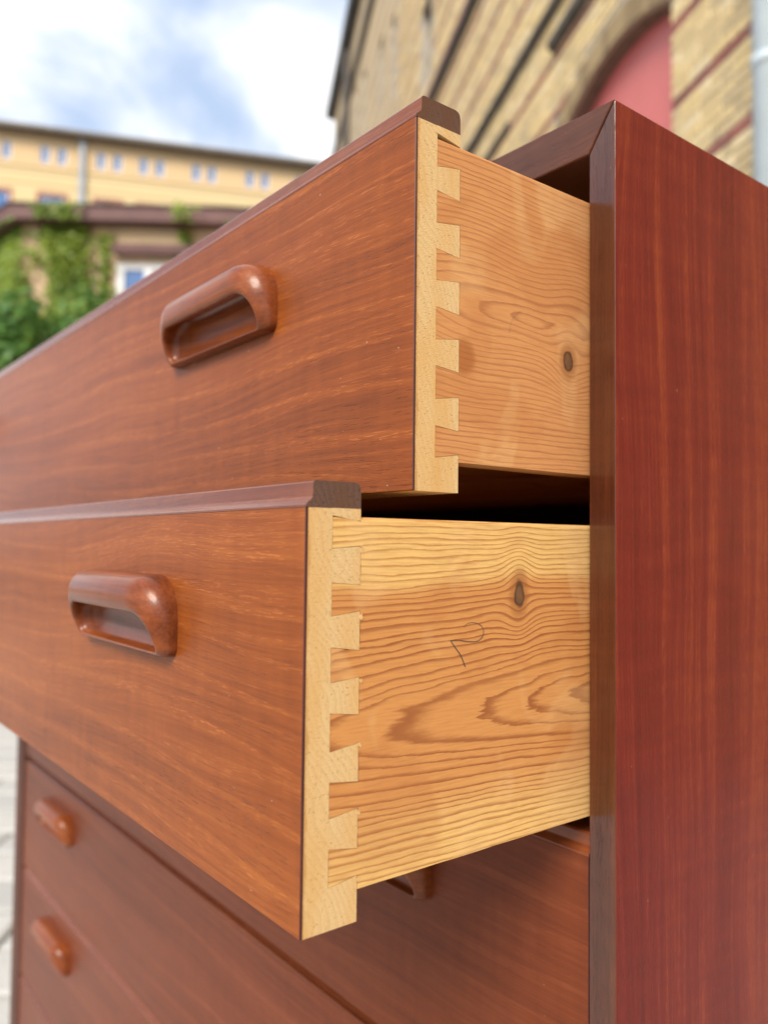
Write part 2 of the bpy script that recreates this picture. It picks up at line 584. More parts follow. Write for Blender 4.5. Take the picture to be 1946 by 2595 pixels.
rng = random.Random(5)
PS, PL = 0.18, 0.56                 # course width, stone length
shapes = []
for i in range(5):
    bm = bmesh.new()
    sett_geo(bm, 0, 0, PL - .010, .163, .024, rng)
    me = bpy.data.meshes.new('paving_stone')
    bmesh.ops.recalc_face_normals(bm, faces=bm.faces)
    bm.to_mesh(me); bm.free()
    me.materials.append(M['sett'])
    shapes.append(me)
bm = bmesh.new()
lay = bm.faces.layers.float.new('tone')
cam2 = Vector((CAM.x, CAM.y, 0))
for i in range(-12, 70):
    for j in range(-16, 16):
        f = i * PS + 0.09
        s = j * PL + (0.5 * PL if i % 2 else 0.0)
        p = cam2 + F2 * f + S2 * s
        near = 1.2 < f < 6.0 and -0.78 * f < s < -0.22 * f
        if near:
            o = bpy.data.objects.new('paving_stone', shapes[rng.randrange(5)])
            o.location = (p.x, p.y, rng.uniform(-.002, .001))
            o.rotation_euler = (rng.uniform(-.006, .006), rng.uniform(-.004, .004), GANG + rng.uniform(-.008, .008))
            link(o, ground)
        else:
            sett_geo(bm, f, -s, .163, PL - .010, .024, rng, lay, rng.random())
o = mesh_obj('stone_paving', bm, M['setts'], ground)
o.location = cam2
o.rotation_euler = (0, 0, math.atan2(F2.y, F2.x))
tag(o, kind='stuff')

# ------------------------------------------------------------------ the chest of drawers
W, T_RIM, B_RIM, DEPTH = 0.894, 0.0164, 0.0043, 0.43
ZB = -0.872                         # underside of the case
chest = empty('chest_of_drawers', (-W / 2, DEPTH / 2, 0))
tag(chest, 'teak chest of drawers with its two upper drawers pulled out, standing on pale paving', 'chest')
CO = Vector(chest.location)


def chest_part(name, bm, mats, smooth=False, parent=None):
    """mesh written in case coordinates (top of case = 0) -> part of the chest"""
    p = parent or chest
    bmesh.ops.translate(bm, verts=bm.verts, vec=Vector((0, 0, ZO)) - CO)
    return mesh_obj(name, bm, mats, p, smooth)


def axis_mat(bm, pick):
    for f in bm.faces:
        f.normal_update()
        f.material_index = pick(f.normal)


t, b = T_RIM, B_RIM
# sides (mitred with the top and bottom boards, front edge bevelled inwards)
bm = bmesh.new()
hexa(bm, [(-t, b, ZB + t), (0, 0, ZB), (0, DEPTH, ZB), (-t, DEPTH, ZB + t), (-t, b, -t), (0, 0, 0), (0, DEPTH, 0), (-t, DEPTH, -t)])
bmesh.ops.recalc_face_normals(bm, faces=bm.faces)
bevel(bm, 0.0009, 3)
bmesh.ops.recalc_face_normals(bm, faces=bm.faces)
axis_mat(bm, lambda n: 0 if n.x > 0.9 else (2 if n.x < -0.9 else 1))
chest_part('side_panel', bm, [M['teak_side'], M['teak_rim'], M['inside']])['label'] = 'red-brown side panel nearest the viewer'
bm = bmesh.new()
hexa(bm, [(-W, 0, ZB), (-W + t, b, ZB + t), (-W + t, DEPTH, ZB + t), (-W, DEPTH, ZB), (-W, 0, 0), (-W + t, b, -t), (-W + t, DEPTH, -t), (-W, DEPTH, 0)])
bmesh.ops.recalc_face_normals(bm, faces=bm.faces)
bevel(bm, 0.0009, 2)
bmesh.ops.recalc_face_normals(bm, faces=bm.faces)
axis_mat(bm, lambda n: 0 if n.x < -0.9 else (2 if n.x > 0.9 else 1))
chest_part('side_panel', bm, [M['teak_side'], M['teak_rim'], M['inside']])
bm = bmesh.new()
e = 0.00025
hexa(bm, [(-W + t + e, b, -t), (-t - e, b, -t), (-t - e, DEPTH, -t), (-W + t + e, DEPTH, -t), (-W + e, 0, 0), (-e, 0, 0), (-e, DEPTH, 0), (-W + e, DEPTH, 0)])
bmesh.ops.recalc_face_normals(bm, faces=bm.faces)
bevel(bm, 0.0007, 2)
bmesh.ops.recalc_face_normals(bm, faces=bm.faces)
axis_mat(bm, lambda n: 1 if n.z < -0.9 else 0)
chest_part('top_panel', bm, [M['teak_rim_x'], M['inside']])
bm = bmesh.new()
hexa(bm, [(-W + e, 0, ZB), (-e, 0, ZB), (-e, DEPTH, ZB), (-W + e, DEPTH, ZB), (-W + t + e, b, ZB + t), (-t - e, b, ZB + t), (-t - e, DEPTH, ZB + t), (-W + t + e, DEPTH, ZB + t)])
chest_part('bottom_panel', bm, M['teak_rim_x'])
bm = bmesh.new()
box(bm, -W + t + .0005, -t - .0005, DEPTH - .012, DEPTH - .004, ZB + t + .0005, -t - .0005)
chest_part('back_panel', bm, M['inside'])
for sx in (0.06, W - 0.06):
    for sy in (0.05, DEPTH - 0.05):
        bm = bmesh.new()
        cyl(bm, (-sx, sy, ZB - 0.0005), (-sx, sy, -ZO + .03), 0.021, 16, 0.014)
        chest_part('leg', bm, M['teak_rim'], True)

XR = -t - 0.0015                    # right end of every drawer
XL = -W + t + 0.0015
TF = 0.022                          # thickness of a drawer front
TS = 0.0105                         # front layer before the dovetails
SD = 0.011                          # thickness of a drawer side
jr = random.Random(3)


def jag(p, q, n, amp):
    """points from p to q (q left out) with a slightly ragged line"""
    out = [p]
    for i in range(1, n):
        f = i / n
        out.append((p[0] + (q[0] - p[0]) * f + jr.uniform(-amp, amp), p[1] + (q[1] - p[1]) * f + jr.uniform(-amp, amp)))
    return out


def rrect(hu, top, bot, rt, rb, n=7):
    pts = []
    for (cx, cz, r, a0) in ((hu - rt, top - rt, rt, 0), (-hu + rt, top - rt, rt, 90), (-hu + rb, bot + rb, rb, 180), (hu - rb, bot + rb, rb, 270)):
        for i in range(n):
            a = R(a0 + 90.0 * i / (n - 1))
            pts.append((cx + r * math.cos(a), cz + r * math.sin(a)))
    return pts


def handle_mesh():
    """hollowed teak pull: rounded roll above, scooped opening, thin lower lip"""
    rings = [  # hu, top, bottom, r_top, r_bot, n at top, n at bottom
        (.0545, 0.000, -.0335, .0180, .0045, -.0004, -.0004),
        (.0545, 0.000, -.0335, .0180, .0045, .0050, .0022),
        (.0541, -.0004, -.0334, .0178, .0045, .0085, .0034),
        (.0530, -.0016, -.0332, .0172, .0045, .0118, .0046),
        (.0514, -.0038, -.0330, .0166, .0045, .0142, .0055),
        (.0506, -.0070, -.0327, .0155, .0045, .0156, .0060),
        (.0499, -.0105, -.0324, .0140, .0044, .0158, .0062),
        (.0494, -.0135, -.0321, .0125, .0043, .0152, .0061),
        (.0489, -.0153, -.0318, .0112, .0042, .0141, .0057),
        (.0485, -.0157, -.0315, .0108, .0042, .0127, .0052),
        (.0482, -.0140, -.0313, .0108, .0042, .0095, .0044),
        (.0476, -.0110, -.0310, .0108, .0045, .0055, .0032),
        (.0450, -.0100, -.0298, .0100, .0060, .0024, .0020),
        (.0330, -.0130, -.0240, .0050, .0050, .0012, .0012),
    ]
    bm = bmesh.new()
    prev = None
    for (hu, tp, bt, rt, rb, nt_, nb) in rings:
        rg = []
        for (u, z) in rrect(hu, tp, bt, rt, rb):
            f = (z - bt) / (tp - bt)
            f = 1.0 - max(0.0, 1.0 - f) ** 1.35
            q_ = max(0.0, (abs(u) / .0545 - 0.62) / 0.38)
            f *= 1.0 - 0.30 * q_ * q_ * (3 - 2 * q_)
            rg.append(bm.verts.new((u, -(nb + (nt_ - nb) * f), z)))
        if prev:
            n = len(rg)
            for i in range(n):
                bm.faces.new((prev[i], prev[(i + 1) % n], rg[(i + 1) % n], rg[i]))
        prev = rg
    bm.faces.new(prev)
    bmesh.ops.recalc_face_normals(bm, faces=bm.faces)
    me = bpy.data.meshes.new('handle')
    bm.to_mesh(me); bm.free()
    for p in me.polygons:
        p.use_smooth = True
    me.materials.append(M['handle'])
    return me


HANDLE = handle_mesh()


def lip_profile(y, z, shade_groove=False):
    q = [(0, 0), (0, .0007), (.0004, .0012), (.0019, .0025), (.0024, .0029), (.0027, .0035), (.0028, .0080), (.0031, .0085), (.0037, .0088)]
    if shade_groove:  # groove added to the lip so its shade draws a dark line
        q = [(0, 0), (0, .0006), (.0004, .0010), (.0012, .0012), (.0014, -.0002), (.0040, -.0002), (.0042, .0030), (.0042, .0080), (.0045, .0085), (.0050, .0088)]
    q += [(TF - .0024, .0088), (TF - .0010, .0083), (TF - .0003, .0074), (TF, .0060), (TF, 0)]
    return [(y + a, z + c) for a, c in q]


def ribbon(bm, pts, w):
    """thin pencil stroke on the outer face of a drawer side, pts = (y, z)"""
    x = XR + 0.00022
    L, Rr = [], []
    for i, p in enumerate(pts):
        a = pts[max(0, i - 1)]; c = pts[min(len(pts) - 1, i + 1)]
        d = Vector((c[0] - a[0], c[1] - a[1])); d.normalize()
        ww = w * (0.6 + 0.5 * math.sin(3.1 * i) ** 2)
        L.append(bm.verts.new((x, p[0] - d.y * ww, p[1] + d.x * ww)))
        Rr.append(bm.verts.new((x, p[0] + d.y * ww, p[1] - d.x * ww)))
    for i in range(len(pts) - 1):
        bm.faces.new((L[i], L[i + 1], Rr[i + 1], Rr[i]))


def drawer(pull, zt, zb, teak, label, pins=None, side=None, pine=None, marks=(), shade_groove=False, chips=False):
    y = -pull
    # front board (its bare end shows at the side)
    bm = bmesh.new()
    box(bm, XL, XR, y + .0011, y + TS, zb, zt - .0001)
    v_, f_ = box(bm, XL + SD + .0003, XR - SD - .0003, y + TS, y + TF, zb, zt - .0001)
    bmesh.ops.delete(bm, geom=[f_[2]], context='FACES_ONLY')
    d = chest_part('drawer', bm, M['core'])
    d['label'] = label
    # show veneer with its dark raw edge
    bm = bmesh.new()
    box(bm, XL, XR, y, y + .0011, zb, zt)
    bmesh.ops.recalc_face_normals(bm, faces=bm.faces)
    bevel(bm, 0.00025, 1)
    bmesh.ops.recalc_face_normals(bm, faces=bm.faces)
    axis_mat(bm, lambda n: 1 if abs(n.x) > 0.5 else 0)
    chest_part('front_veneer', bm, [teak, M['veneer_edge']], parent=d)
    bm = bmesh.new()
    prism_x(bm, lip_profile(y, zt + (.0004 if shade_groove else 0), shade_groove), XL, XR, 0, 1)
    chest_part('lip', bm, [M['lip'], M['lip_end']], parent=d)
    zh = zt - (0.0255 if pins else 0.0215)
    for xc in (-0.1675, -0.7400):
        o = bpy.data.objects.new('handle', HANDLE)
        o.location = Vector((xc, y, zh + ZO)) - CO
        if not pins:
            o.scale = (0.93, 1.0, 0.93)
        link(o, d)
    if pins:
        cl = 0.00018
        # pins of the front board, showing end grain between the tails
        for (f0, f1, b0, b1) in pins:
            bm = bmesh.new()
            poly = [(y + TS, f0), (y + TS, f1), (y + TF, b1), (y + TF, b0)]
            prism_x(bm, poly, XR - SD, XR)
            chest_part('dovetail_pin', bm, M['pin'], parent=d)
        s0, s1 = side                       # z of the side's top and bottom edges
        yb = DEPTH - 0.045 - pull
        pl = [(y + TS + cl, s0)]
        inner = pins[1:-1]
        # down the tail ends
        for k_ in range(len(inner) + 1):
            fa = pl[-1]
            nxt = inner[k_] if k_ < len(inner) else None
            fz = (nxt[0] + cl) if nxt else (pins[-1][0] + cl)
            pl = pl[:-1] + jag(fa, (y + TS + cl, fz), 4, .00006)
            if nxt:
                pl += jag((y + TS + cl, fz), (y + TF + cl, nxt[2] + cl), 4, .00008)
                pl += jag((y + TF + cl * 1.6, nxt[2] + cl), (y + TF + cl * 1.6, nxt[3] - cl), 9, .00016)
                pl += jag((y + TF + cl, nxt[3] - cl), (y + TS + cl, nxt[1] - cl), 4, .00008)
                pl.append((y + TS + cl, nxt[1] - cl))
            else:
                pl += jag((y + TS + cl, fz), (y + TF + cl, pins[-1][2] + cl), 4, .00008)
                pl += jag((y + TF + cl * 1.6, pins[-1][2] + cl), (y + TF + cl * 1.6, s1), 4, .00012)
        pl += jag((y + TF + cl * 1.6, s1), (yb, s1), 40, .00008)
        pl += [(yb, s1), (yb, s0)]
        bm = bmesh.new()
        prism_x(bm, pl, XR - SD, XR)
        long_e = [e_ for e_ in bm.edges if abs(e_.verts[0].co.y - e_.verts[1].co.y) > 0.15 and e_.verts[0].co.x > XR - .001 and e_.verts[1].co.x > XR - .001]
        bmesh.ops.bevel(bm, geom=long_e, offset=0.0012, segments=3, profile=0.5, affect='EDGES')
        chest_part('drawer_side', bm, pine, parent=d)
        bm = bmesh.new()
        box(bm, XL, XL + SD, y + TF, yb, s1, s0)
        chest_part('drawer_side', bm, M['pine_plain'], parent=d)
        bm = bmesh.new()
        box(bm, XL + SD + .0003, XR - SD - .0003, yb - SD, yb, s1 + .012, s0 - .008)
        chest_part('drawer_back', bm, M['pine_plain'], parent=d)
        bm = bmesh.new()
        box(bm, XL + SD + .0003, XR - SD - .0003, y + TF + .0003, yb - .0005, s1 + .006, s1 + .0105)
        chest_part('drawer_bottom', bm, M['pine_plain'], parent=d)
        if chips:
            for (f0, f1, b0, b1) in inner + [pins[-1]]:
                for _ in range(jr.choice((1, 1, 2))):
                    zc = b0 - jr.uniform(.0004, .0022)
                    bm = bmesh.new()
                    ring_ = []
                    for i in range(9):
                        a_ = 2 * math.pi * i / 9
                        rr_ = jr.uniform(.45, 1.15)
                        ring_.append((y + TF + .0006 + .00075 * rr_ * math.cos(a_), zc + .0011 * rr_ * math.sin(a_)))
                    xo_ = XR + jr.uniform(.00010, .00030)
                    fr_ = [bm.verts.new((xo_, p_[0], p_[1])) for p_ in ring_]
                    bk_ = [bm.verts.new((XR - .0003, p_[0], p_[1])) for p_ in ring_]
                    for i in range(9):
                        bm.faces.new((fr_[i], fr_[(i + 1) % 9], bk_[(i + 1) % 9], bk_[i]))
                    bm.faces.new(fr_)
                    chest_part('splinter', bm, M['pin'], parent=d)
        for nm, pts, w in marks:
            bm = bmesh.new()
            ribbon(bm, pts, w)
            chest_part(nm, bm, M['pencil'], parent=d)
    return d


def smooth_line(p, n=6):
    out = []
    for i in range(len(p) - 1):
        a = p[max(0, i - 1)]; b_ = p[i]; c = p[i + 1]; d = p[min(len(p) - 1, i + 2)]
        for k_ in range(n):
            f = k_ / n
            out.append(tuple(0.5 * ((2 * b_[j]) + (-a[j] + c[j]) * f + (2 * a[j] - 5 * b_[j] + 4 * c[j] - d[j]) * f * f + (-a[j] + 3 * b_[j] - 3 * c[j] + d[j]) * f ** 3) for j in (0, 1)))
    out.append(p[-1])
    return out


PINS1 = [(-.0317, -.0345, -.0317, -.0364), (-.0470, -.0559, -.0449, -.0571), (-.0681, -.0776, -.0664, -.0788), (-.0894, -.0991, -.0880, -.1003),
         (-.1113, -.1208, -.1096, -.1220), (-.1331, -.1428, -.1315, -.1440), (-.1546, -.1670, -.1529, -.1670)]
PINS2 = [(-.1745, -.1769, -.1745, -.1787), (-.1878, -.1989, -.1870, -.1999), (-.2099, -.2200, -.2087, -.2216), (-.2315, -.2413, -.2306, -.2429),
         (-.2538, -.2634, -.2523, -.2649), (-.2751, -.2847, -.2738, -.2867), (-.2971, -.3105, -.2956, -.3105)]
#MARKS
TWO = smooth_line([(-.0675, -.2166), (-.0664, -.2156), (-.0632, -.2151), (-.0594, -.2160), (-.0574, -.2180), (-.0578, -.2205), (-.0606, -.2222), (-.0655, -.2220), (-.0698, -.2213), (-.0742, -.2211)]) 
TWO2 = smooth_line([(-.0742, -.2211), (-.0721, -.2235), (-.0690, -.2270), (-.0668, -.2312)])
ARC = smooth_line([(-.0372, -.0925), (-.0400, -.0945), (-.0425, -.0975), (-.0436, -.1010), (-.0440, -.1025)])
drawer(0.09285, -.0317, -.1670, M['teak'], 'open top drawer showing its dovetailed pine side', PINS1, (-.0362, -.1556), M['pine_top'],
       [('pencil_mark', ARC, .00005)])
drawer(0.13738, -.1745, -.3105, M['teak'], 'second drawer pulled out farthest, pencilled numeral on its pine side', PINS2, (-.1772, -.3000), M['pine_second'],
       [('pencil_mark', TWO, .00013), ('pencil_mark', TWO2, .00027)], chips=True)
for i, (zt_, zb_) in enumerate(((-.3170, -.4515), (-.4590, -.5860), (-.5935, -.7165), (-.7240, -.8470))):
    drawer(-0.006, zt_, zb_, M['teak_closed_shade'], 'closed drawer, number %s from the top' % ('three', 'four', 'five', 'six')[i], shade_groove=(i == 1))

# ------------------------------------------------------------------ wall builder with openings (local x along the wall, z up, y into the building * s)
def wall_mesh(bm, x0, x1, z0, z1, holes, s, depth, arch=None, thick=0.4, split=None):
    xs = sorted({x0, x1} | ({split} if split else set()) | {h[0] for h in holes} | {h[1] for h in holes})
    zs = sorted({z0, z1} | {h[2] for h in holes} | {h[3] for h in holes})
    for i in range(len(xs) - 1):
        for j in range(len(zs) - 1):
            cx, cz = (xs[i] + xs[i + 1]) / 2, (zs[j] + zs[j + 1]) / 2
            if any(h[0] < cx < h[1] and h[2] < cz < h[3] for h in holes):
                continue
            vs = [bm.verts.new(p) for p in ((xs[i], 0, zs[j]), (xs[i + 1], 0, zs[j]), (xs[i + 1], 0, zs[j + 1]), (xs[i], 0, zs[j + 1]))]
            bm.faces.new(vs).material_index = 1 if split and cx > split else 0
    for h in holes:
        r = [(h[0], h[2]), (h[1], h[2]), (h[1], h[3]), (h[0], h[3])]
        for k_ in range(4):
            if arch and h is arch and k_ == 2:
                continue
            p, q = r[k_], r[(k_ + 1) % 4]
            bm.faces.new([bm.verts.new(c) for c in ((p[0], 0, p[1]), (q[0], 0, q[1]), (q[0], s * depth, q[1]), (p[0], s * depth, p[1]))])
    # ends, top and back
    y2 = s * thick
    for (a, c) in (((x0, z0), (x0, z1)), ((x1, z0), (x1, z1)), ((x0, z1), (x1, z1))):
        bm.faces.new([bm.verts.new(c_) for c_ in ((a[0], 0, a[1]), (c[0], 0, c[1]), (c[0], y2, c[1]), (a[0], y2, a[1]))])
    bm.faces.new([bm.verts.new(c_) for c_ in ((x0, y2, z0), (x1, y2, z0), (x1, y2, z1), (x0, y2, z1))])


def rot_dir(deg):
    a = R(deg)
    return F2 * math.cos(a) + S2 * math.sin(a)


# ------------------------------------------------------------------ the weathered brick building on the right
dA = rot_dir(-10.0)
nA = Vector((dA.y, -dA.x, 0))
bl = empty('brick_building', cam2 + nA * 3.0, math.atan2(dA.y, dA.x))
tag(bl, 'tall weathered yellow brick building with red brick bands and arched red doorway', 'building')
YEL = [(0.52, 0.41, 0.24), (0.64, 0.50, 0.28), (0.74, 0.57, 0.28), (0.76, 0.63, 0.40)]
RED = [(0.20, 0.07, 0.06), (0.28, 0.10, 0.08), (0.36, 0.13, 0.10)]
M['mortar'] = mat_plain('mortar', (0.44, 0.39, 0.32), 0.95, 0.25, 6.0, bmp=0.004)
M['brick_y'] = mat_brick('brick_yellow', YEL)
M['brick_r'] = mat_brick('brick_red', RED)
M['bricks_y'] = mat_brick('bricks_yellow', YEL, use_attr=True)
M['bricks_r'] = mat_brick('bricks_red', RED, use_attr=True)
def mat_weathered(name):
    m, nt, bs = new_mat(name)
    tc = nt.node('ShaderNodeTexCoord')
    x, y, z = nt.sep(tc.outputs['Object'])
    n = nt.noise(nt.vec(x * 1.0, z * 12.5, 0), 1.0, 4.0, 0.6)
    big = nt.noise(nt.vec(x * .5, z * .5, 3), 1.0, 3.0, 0.6)
    c = nt.ramp(n, [(0.3, (0.36, 0.28, 0.17)), (0.5, (0.50, 0.39, 0.23)), (0.7, (0.60, 0.50, 0.32))])
    band = ((z - 4.03) / 0.56).frac()
    c = nt.mix((1.0 - nt.step(band, 0.13, 0.15)) * .8, c, (0.27, 0.11, 0.09))
    c = nt.mix((big - .5).clamp() * 2.0, c, (0.22, 0.19, 0.16))
    nt.put(bs.inputs['Base Color'], c)
    bs.inputs['Roughness'].default_value = 0.9
    return m


M['weathered'] = mat_weathered('weathered_brick')
M['dark_trim'] = mat_plain('dark_ledge', (0.075, 0.066, 0.06), 0.8, 0.35, 5.0)  # one dark brown-grey for ledges, window frames, far pipe and roof edge
M['red_door'] = mat_plain('red_paint', (0.56, 0.13, 0.12), 0.45, 0.06, 3.0)
M['window_dark'] = mat_glass('dark_pane', (0.03, 0.04, 0.07))
M['pale_pipe'] = mat_plain('pale_blue_paint', (0.52, 0.60, 0.66), 0.45, 0.08, 5.0)
M['arch_brick'] = mat_brick('arch_brick', [(0.20, 0.14, 0.075), (0.28, 0.20, 0.10), (0.34, 0.25, 0.13)])
M['reveal'] = mat_plain('reveal_brick', (0.16, 0.11, 0.085), 0.9, 0.3, 9.0)

T0, T1, HE = -6.0, 27.7, 16.0
AX0, AX1, SPR, CRN = 5.25, 7.30, 4.86, 5.11       # arched opening
arch_rect = (AX0, AX1, 0.0, CRN)
wins = [(12.9, 13.65, 8.75, 10.3), (16.25, 16.7, 10.35, 12.1), (17.75, 18.25, 10.9, 12.6), (20.4, 20.9, 10.6, 13.4), (22.2, 22.7, 11.2, 14.0), (24.6, 25.1, 11.8, 14.6),
        (9.3, 10.05, 9.3, 11.0), (1.2, 2.0, 2.2, 4.0), (-2.4, -1.6, 2.2, 4.0)]
bm = bmesh.new()
wall_mesh(bm, T0, T1, 0.0, HE, [arch_rect] + wins, -1, 0.40, arch_rect, split=16.0)
# arch: spandrels between the arc and the top of the opening, and the soffit
half = (AX1 - AX0) / 2
rise = CRN - SPR
rad = (half * half + rise * rise) / (2 * rise)
acx, acz = (AX0 + AX1) / 2, CRN - rad
arc = []
a_max = math.asin(half / rad)
for i in range(25):
    a = -a_max + 2 * a_max * i / 24
    arc.append((acx + rad * math.sin(a), acz + rad * math.cos(a)))
for i in range(24):
    p, q = arc[i], arc[i + 1]
    bm.faces.new([bm.verts.new(c) for c in ((p[0], 0, p[1]), (q[0], 0, q[1]), (q[0], 0, CRN + .0001), (p[0], 0, CRN + .0001))])
    bm.faces.new([bm.verts.new(c) for c in ((p[0], 0, p[1]), (q[0], 0, q[1]), (q[0], -.4, q[1]), (p[0], -.4, p[1]))])
wall = mesh_obj('wall', bm, [M['mortar'], M['weathered']], bl)

# bricks
LB, HB, BP, CP = 0.235, 0.068, 0.247, 0.080
COURSE0 = 4.07 - 0.04 - CP * 50                    # a red course lies at 4.07 m


def brick_box(bm, x0, x1, z0, z1, pr, layer=None, tone=0, mi=0):
    c = 0.006
    a = [bm.verts.new(p) for p in ((x0, .0005, z0), (x1, .0005, z0), (x1, .0005, z1), (x0, .0005, z1))]
    d_ = [bm.verts.new(p) for p in ((x0 + c, pr, z0 + c), (x1 - c, pr, z0 + c), (x1 - c, pr, z1 - c), (x0 + c, pr, z1 - c))]
    fs = [bm.faces.new(d_)]
    for i in range(4):
        j = (i + 1) % 4
        fs.append(bm.faces.new((a[i], a[j], d_[j], d_[i])))
    for f in fs:
        f.material_index = mi
        if layer is not None:
            f[layer] = tone


brick_me = {}
for nm, mt in (('y', 'brick_y'), ('r', 'brick_r')):
    for ln, L in (('s', LB), ('h', 0.112)):
        for vv in range(2):
            bm = bmesh.new()
            brick_box(bm, -L / 2, L / 2, -HB / 2, HB / 2, 0.011 + .003 * vv)
            bmesh.ops.recalc_face_normals(bm, faces=bm.faces)
            me = bpy.data.meshes.new('brick')
            bm.to_mesh(me); bm.free()
            me.materials.append(M[mt])
            brick_me[nm + ln + str(vv)] = me
bmS = bmesh.new()
layS = bmS.faces.layers.float.new('tone')
br = random.Random(8)
cands = []
for ci in range(0, 175):
    zc = COURSE0 + ci * CP + CP / 2
    if zc - HB / 2 < 0.01 or zc > 12.5:
        continue
    red = (ci - 50) % 7 == 0
    x = T0 + 0.02 + (0.0 if ci % 2 else BP / 2)
    k_ = 0
    while x < 16.0:
        headr = (k_ + ci) % 3 == 2
        L = 0.112 if headr else LB
        x0, x1 = x, x + L
        x = x1 + 0.012
        k_ += 1
        if x1 > 16.0:
            break
        z0, z1 = zc - HB / 2, zc + HB / 2
        if any(h[0] - .0 < x1 and x0 < h[1] and h[2] < z1 and z0 < h[3] for h in wins):
            continue
        # opening with its ring of arch bricks
        if AX0 - 0.001 < x1 and x0 < AX1 + 0.001 and z0 < SPR + .0:
            if x0 < AX0 - 0.05:
                x1 = AX0 - 0.004
            elif x1 > AX1 + 0.05:
                x0 = AX1 + 0.004
            else:
                continue
        dist = math.hypot((x0 + x1) / 2 - acx, zc - acz)
        inside_arc = abs((x0 + x1) / 2 - acx) < half + 0.20 and zc > SPR - .02
        if inside_arc and dist < rad + 0.27:
            continue
        vis = None
        xc = (x0 + x1) / 2
        if 4.1 < xc < 5.3 and 2.95 < zc < 4.5:
            vis = 0
        elif 7.25 < xc < 12 and zc > 0.91 + (xc * 0.46) and zc < 0.91 + xc * 0.78 + .4:
            vis = xc
        cands.append((vis, red, headr, x0, x1, z0, z1, L))
vs_ = sorted([c for c in cands if c[0] is not None], key=lambda c: c[0])[:285]
keep = set(id(c) for c in vs_)
for c in cands:
    vis, red, headr, x0, x1, z0, z1, L = c
    if id(c) in keep:
        o = bpy.data.objects.new('brick', brick_me[('r' if red else 'y') + ('h' if headr else 's') + str(br.randrange(2))])
        o.location = ((x0 + x1) / 2, br.uniform(-.002, .002), (z0 + z1) / 2)
        o.scale = ((x1 - x0) / L, 1, 1)
        link(o, wall)
    else:
        brick_box(bmS, x0, x1, z0, z1, 0.011 + br.uniform(0, .004), layS, br.random(), 1 if red else 0)
o = mesh_obj('brickwork', bmS, [M['bricks_y'], M['bricks_r']], wall)
tag(o, kind='stuff')
# arch ring of bricks on edge
nv = 26
for i in range(nv):
    a0 = -a_max * 1.06 + 2 * a_max * 1.06 * i / nv + .0012
    a1 = -a_max * 1.06 + 2 * a_max * 1.06 * (i + 1) / nv - .0012
    bm = bmesh.new()
    r0, r1 = rad + .004, rad + .235
    P8 = []
    for yy in (-.20, 0.018):
        for (r_, a_) in ((r0, a0), (r0, a1), (r1, a1), (r1, a0)):
            P8.append((acx + r_ * math.sin(a_), yy, acz + r_ * math.cos(a_)))
    hexa(bm, P8)
    bevel(bm, .006, 1)
    mesh_obj('arch_brick', bm, M['arch_brick'], bl)
# lining of the doorway and the red leaves
bm = bmesh.new()
for i in range(24):
    p, q = arc[i], arc[i + 1]
    bm.faces.new([bm.verts.new(c) for c in ((p[0], -.02, p[1] - .004), (q[0], -.02, q[1] - .004), (q[0], -.398, q[1] - .004), (p[0], -.398, p[1] - .004))])
box(bm, AX1 - .012, AX1 - .004, -.398, -.02, 0.01, SPR)
box(bm, AX0 + .004, AX0 + .012, -.398, -.02, 0.01, SPR)
mesh_obj('door_lining', bm, M['reveal'], bl)
bm = bmesh.new()
poly = [(AX0 + .014, 0.02)] + [(AX0 + .014, SPR - .004)] + [(p[0], p[1] - .012) for p in arc[1:-1]] + [(AX1 - .014, SPR - .004), (AX1 - .014, 0.02)]
fr = [bm.verts.new((p[0], -.15, p[1])) for p in poly]
bk = [bm.verts.new((p[0], -.21, p[1])) for p in poly]
bm.faces.new(fr); bm.faces.new(bk[::-1])
for i in range(len(poly)):
    j = (i + 1) % len(poly)
    bm.faces.new((fr[i], fr[j], bk[j], bk[i]))
door = mesh_obj('door', bm, M['red_door'], bl)
for (x0, x1) in ((5.40, 6.18), (6.37, 7.15)):
    for (z0, z1) in ((0.35, 1.25), (1.45, 2.6)):
        bm = bmesh.new()
        box(bm, x0, x1, -.1495, -.138, z0, z1)
        bevel(bm, .006, 1)
        mesh_obj('door_panel', bm, M['red_door'], door)
# ledges, hood mould, windows, pipes, eaves
def ledge(name, x0, x1, z, h=0.09, pr=0.07, mt='dark_trim'):
    bm = bmesh.new()
    prism = [(0.0006, z), (pr, z + h * .35), (pr, z + h), (0.0006, z + h)]
    a = [bm.verts.new((x0, p[0], p[1])) for p in prism]
    c = [bm.verts.new((x1, p[0], p[1])) for p in prism]
    for i in range(4):
        bm.faces.new((a[i], a[(i + 1) % 4], c[(i + 1) % 4], c[i]))
    bm.faces.new(a); bm.faces.new(c[::-1])
    return mesh_obj(name, bm, M[mt], bl)


